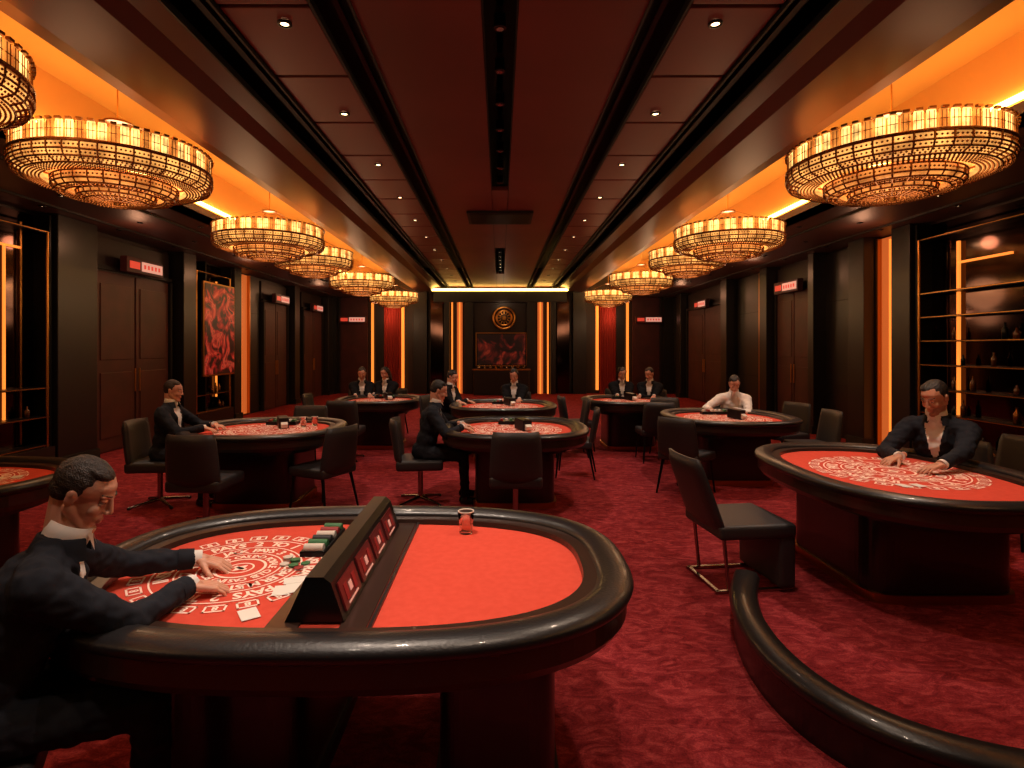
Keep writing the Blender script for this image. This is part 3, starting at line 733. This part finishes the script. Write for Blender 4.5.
def chair_mesh(kind):
    m=MB()
    if kind=='side':
        m.box((0,0,.44),(.5,.48,.1),M_chair,bev=.03,seg=3)
        backrest(m,.5,.42,.9,-.23,.09,.06,M_chair)
        for sx in (-1,1):
            m.cyl((sx*.2,.19,.4),(sx*.235,.23,0),.018,.011,M_metal,n=8); m.cyl((sx*.2,-.19,.4),(sx*.24,-.27,0),.018,.011,M_metal,n=8)
    elif kind=='swivel':
        m.box((0,0,.44),(.5,.5,.11),M_chair,bev=.035,seg=3)
        backrest(m,.5,.44,.92,-.24,.08,.07,M_chair,curve=.07)
        m.cyl((0,0,.04),(0,0,.4),.028,.028,M_chrome,n=12)
        m.lathe([(.09,.37),(.12,.395),(.001,.395)],M_metal,n=16)
        for i in range(4):
            a=PI/4+i*PI/2; m.cyl((0,0,.06),(.3*math.cos(a),.3*math.sin(a),.018),.022,.014,M_chrome,n=8)
            m.ell((.3*math.cos(a),.3*math.sin(a),.014),(.02,.02,.014),M_metal,n=6)
    else:
        m.box((0,.03,.43),(.56,.56,.1),M_chair,bev=.03,seg=3)
        m.box((0,.25,.22),(.54,.12,.38),M_chair,bev=.03,seg=3)
        backrest(m,.54,.40,.93,-.22,.2,.07,M_chair,curve=.03)
        for sx in (-1,1):
            m.cyl((sx*.22,-.2,.4),(sx*.22,-.16,.02),.014,.014,M_chrome,n=8); m.box((sx*.22,.02,.012),(.03,.56,.022),M_chrome,bev=.004)
        m.box((0,-.24,.012),(.46,.03,.022),M_chrome,bev=.004)
    return m.mesh({'side':'dining_chair','swivel':'swivel_chair','block':'lounge_chair'}[kind])
CM={k:chair_mesh(k) for k in ('side','swivel','block')}
def chair(kind,x,y,h): place(CM[kind].name,CM[kind],(x,y,0),hz(h))
for k,x,y,h in SEATS+[('swivel',-2.78,5.3,(.05,1)),('side',-1.85,5.85,(-1,.5)),('side',-2.62,7.5,(0,-1)),
    ('swivel',.15,5.45,(0,1)),('side',1.0,7.5,(-1,.2)),('side',1.1,8.9,(-1,0)),
    ('swivel',-2.35,8.55,(0,1)),('side',-3.1,9.8,(1,0)),('side',-1.15,9.9,(-1,0)),
    ('side',1.3,9.4,(1,.1)),('side',2.35,8.5,(0,1)),
    ('side',2.2,6.6,(.7,.7)),('side',4.1,8.1,(-1,-.4)),('side',4.0,7.2,(-1,0)),('side',2.65,8.75,(0,-1)),
    ('block',1.72,4.12,(1,.12)),('side',4.5,4.95,(-1,-.3)),('side',-5.0,2.6,(.4,1))]:
    chair(k,x,y,h)
# ------------------------------------------------------------------ curved rail
ctrl=[(1.62,3.68),(1.47,3.38),(1.37,3.05),(1.34,2.7),(1.40,2.4),(1.55,2.18),(1.78,2.03),(2.1,1.94),(2.5,1.93),(2.95,2.0)]
def cat(P,k=8):
    r=[]
    for i in range(len(P)-1):
        p0=P[max(0,i-1)];p1=P[i];p2=P[i+1];p3=P[min(len(P)-1,i+2)]
        for q in range(k):
            t=q/k; r.append(tuple(.5*((2*p1[d])+(-p0[d]+p2[d])*t+(2*p0[d]-5*p1[d]+4*p2[d]-p3[d])*t*t+(-p0[d]+3*p1[d]-3*p2[d]+p3[d])*t**3) for d in (0,1)))
    r.append(P[-1]); return r
r=MB()
r.sweep(cat(ctrl),[(-.08,.20),(-.062,.235),(0,.245),(.062,.235),(.08,.20),(.06,.165),(-.06,.165)],M_leather,closed=False)
r.sweep(cat(ctrl),[(-.055,0),(-.055,.17),(.055,.17),(.055,0)],M_ped,closed=False,smooth=False)
r.obj('curved_floor_rail')

# ------------------------------------------------------------------ lights
def spot(x,y,z,e,ang=75,col=(1,.78,.62),blend=.7,size=.06):
    light('SPOT','ceiling_spotlight',(x,y,z),e,col,spot_size=math.radians(ang),spot_blend=blend,shadow_soft_size=size)
spot(-.6,2.4,3.85,240,52); spot(-1.0,2.7,3.85,60,60)
light('SPOT','ceiling_spotlight',(-1.0,1.2,3.85),70,(1,.8,.66),spot_size=math.radians(50),spot_blend=.8,shadow_soft_size=.06)
for x,y,e in ((-4.1,3.85,90),(-2.62,6.3,125),(.16,6.35,125),(.05,8.8,115),(-2.1,9.8,105),(2.2,9.7,105),(2.98,7.35,125),(2.9,4.15,170)):
    spot(x,y,3.5,e,58)
for x,y in ((1.2,3.0),(1.46,5.6),(-1.0,4.6),(1.5,8.2),(-1.3,8.0),(0,11.5),(-1.46,13.8),(1.46,13.8),(0,17),(-4.9,7.5),(4.9,7.5),(3.4,2.3),(.5,1.4)):
    spot(x,y,3.5,98,95,col=(1,.74,.55))
for y in (8.5,12.2,17):
    for sg in (-1,1):
        light('POINT','wall_wash_lamp',(sg*5.5,y,3.3),7,(1,.45,.24),shadow_soft_size=.1)
for x in (-4.05,4.05): light('POINT','wall_wash_lamp',(x,20.4,2.9),14,(1,.5,.25),shadow_soft_size=.1)
light('POINT','wall_wash_lamp',(.1,20.3,3.2),7,(1,.65,.4),shadow_soft_size=.1)
w=bpy.data.worlds.new('dim_world'); S.world=w; w.use_nodes=True
w.node_tree.nodes['Background'].inputs[0].default_value=(.02,.012,.01,1)
S.view_settings.view_transform='Standard'
# ------------------------------------------------------------------ camera
cd=bpy.data.cameras.new('camera'); cam=bpy.data.objects.new('camera',cd); COL.objects.link(cam)
cam.location=(0,0,1.7); cam.rotation_euler=(PI/2,0,0); cd.lens=560/1024*36; cd.sensor_width=36; cd.sensor_fit='HORIZONTAL'
cd.shift_x=12/1024; cd.shift_y=-36/1024; cd.clip_start=.05
S.camera=cam
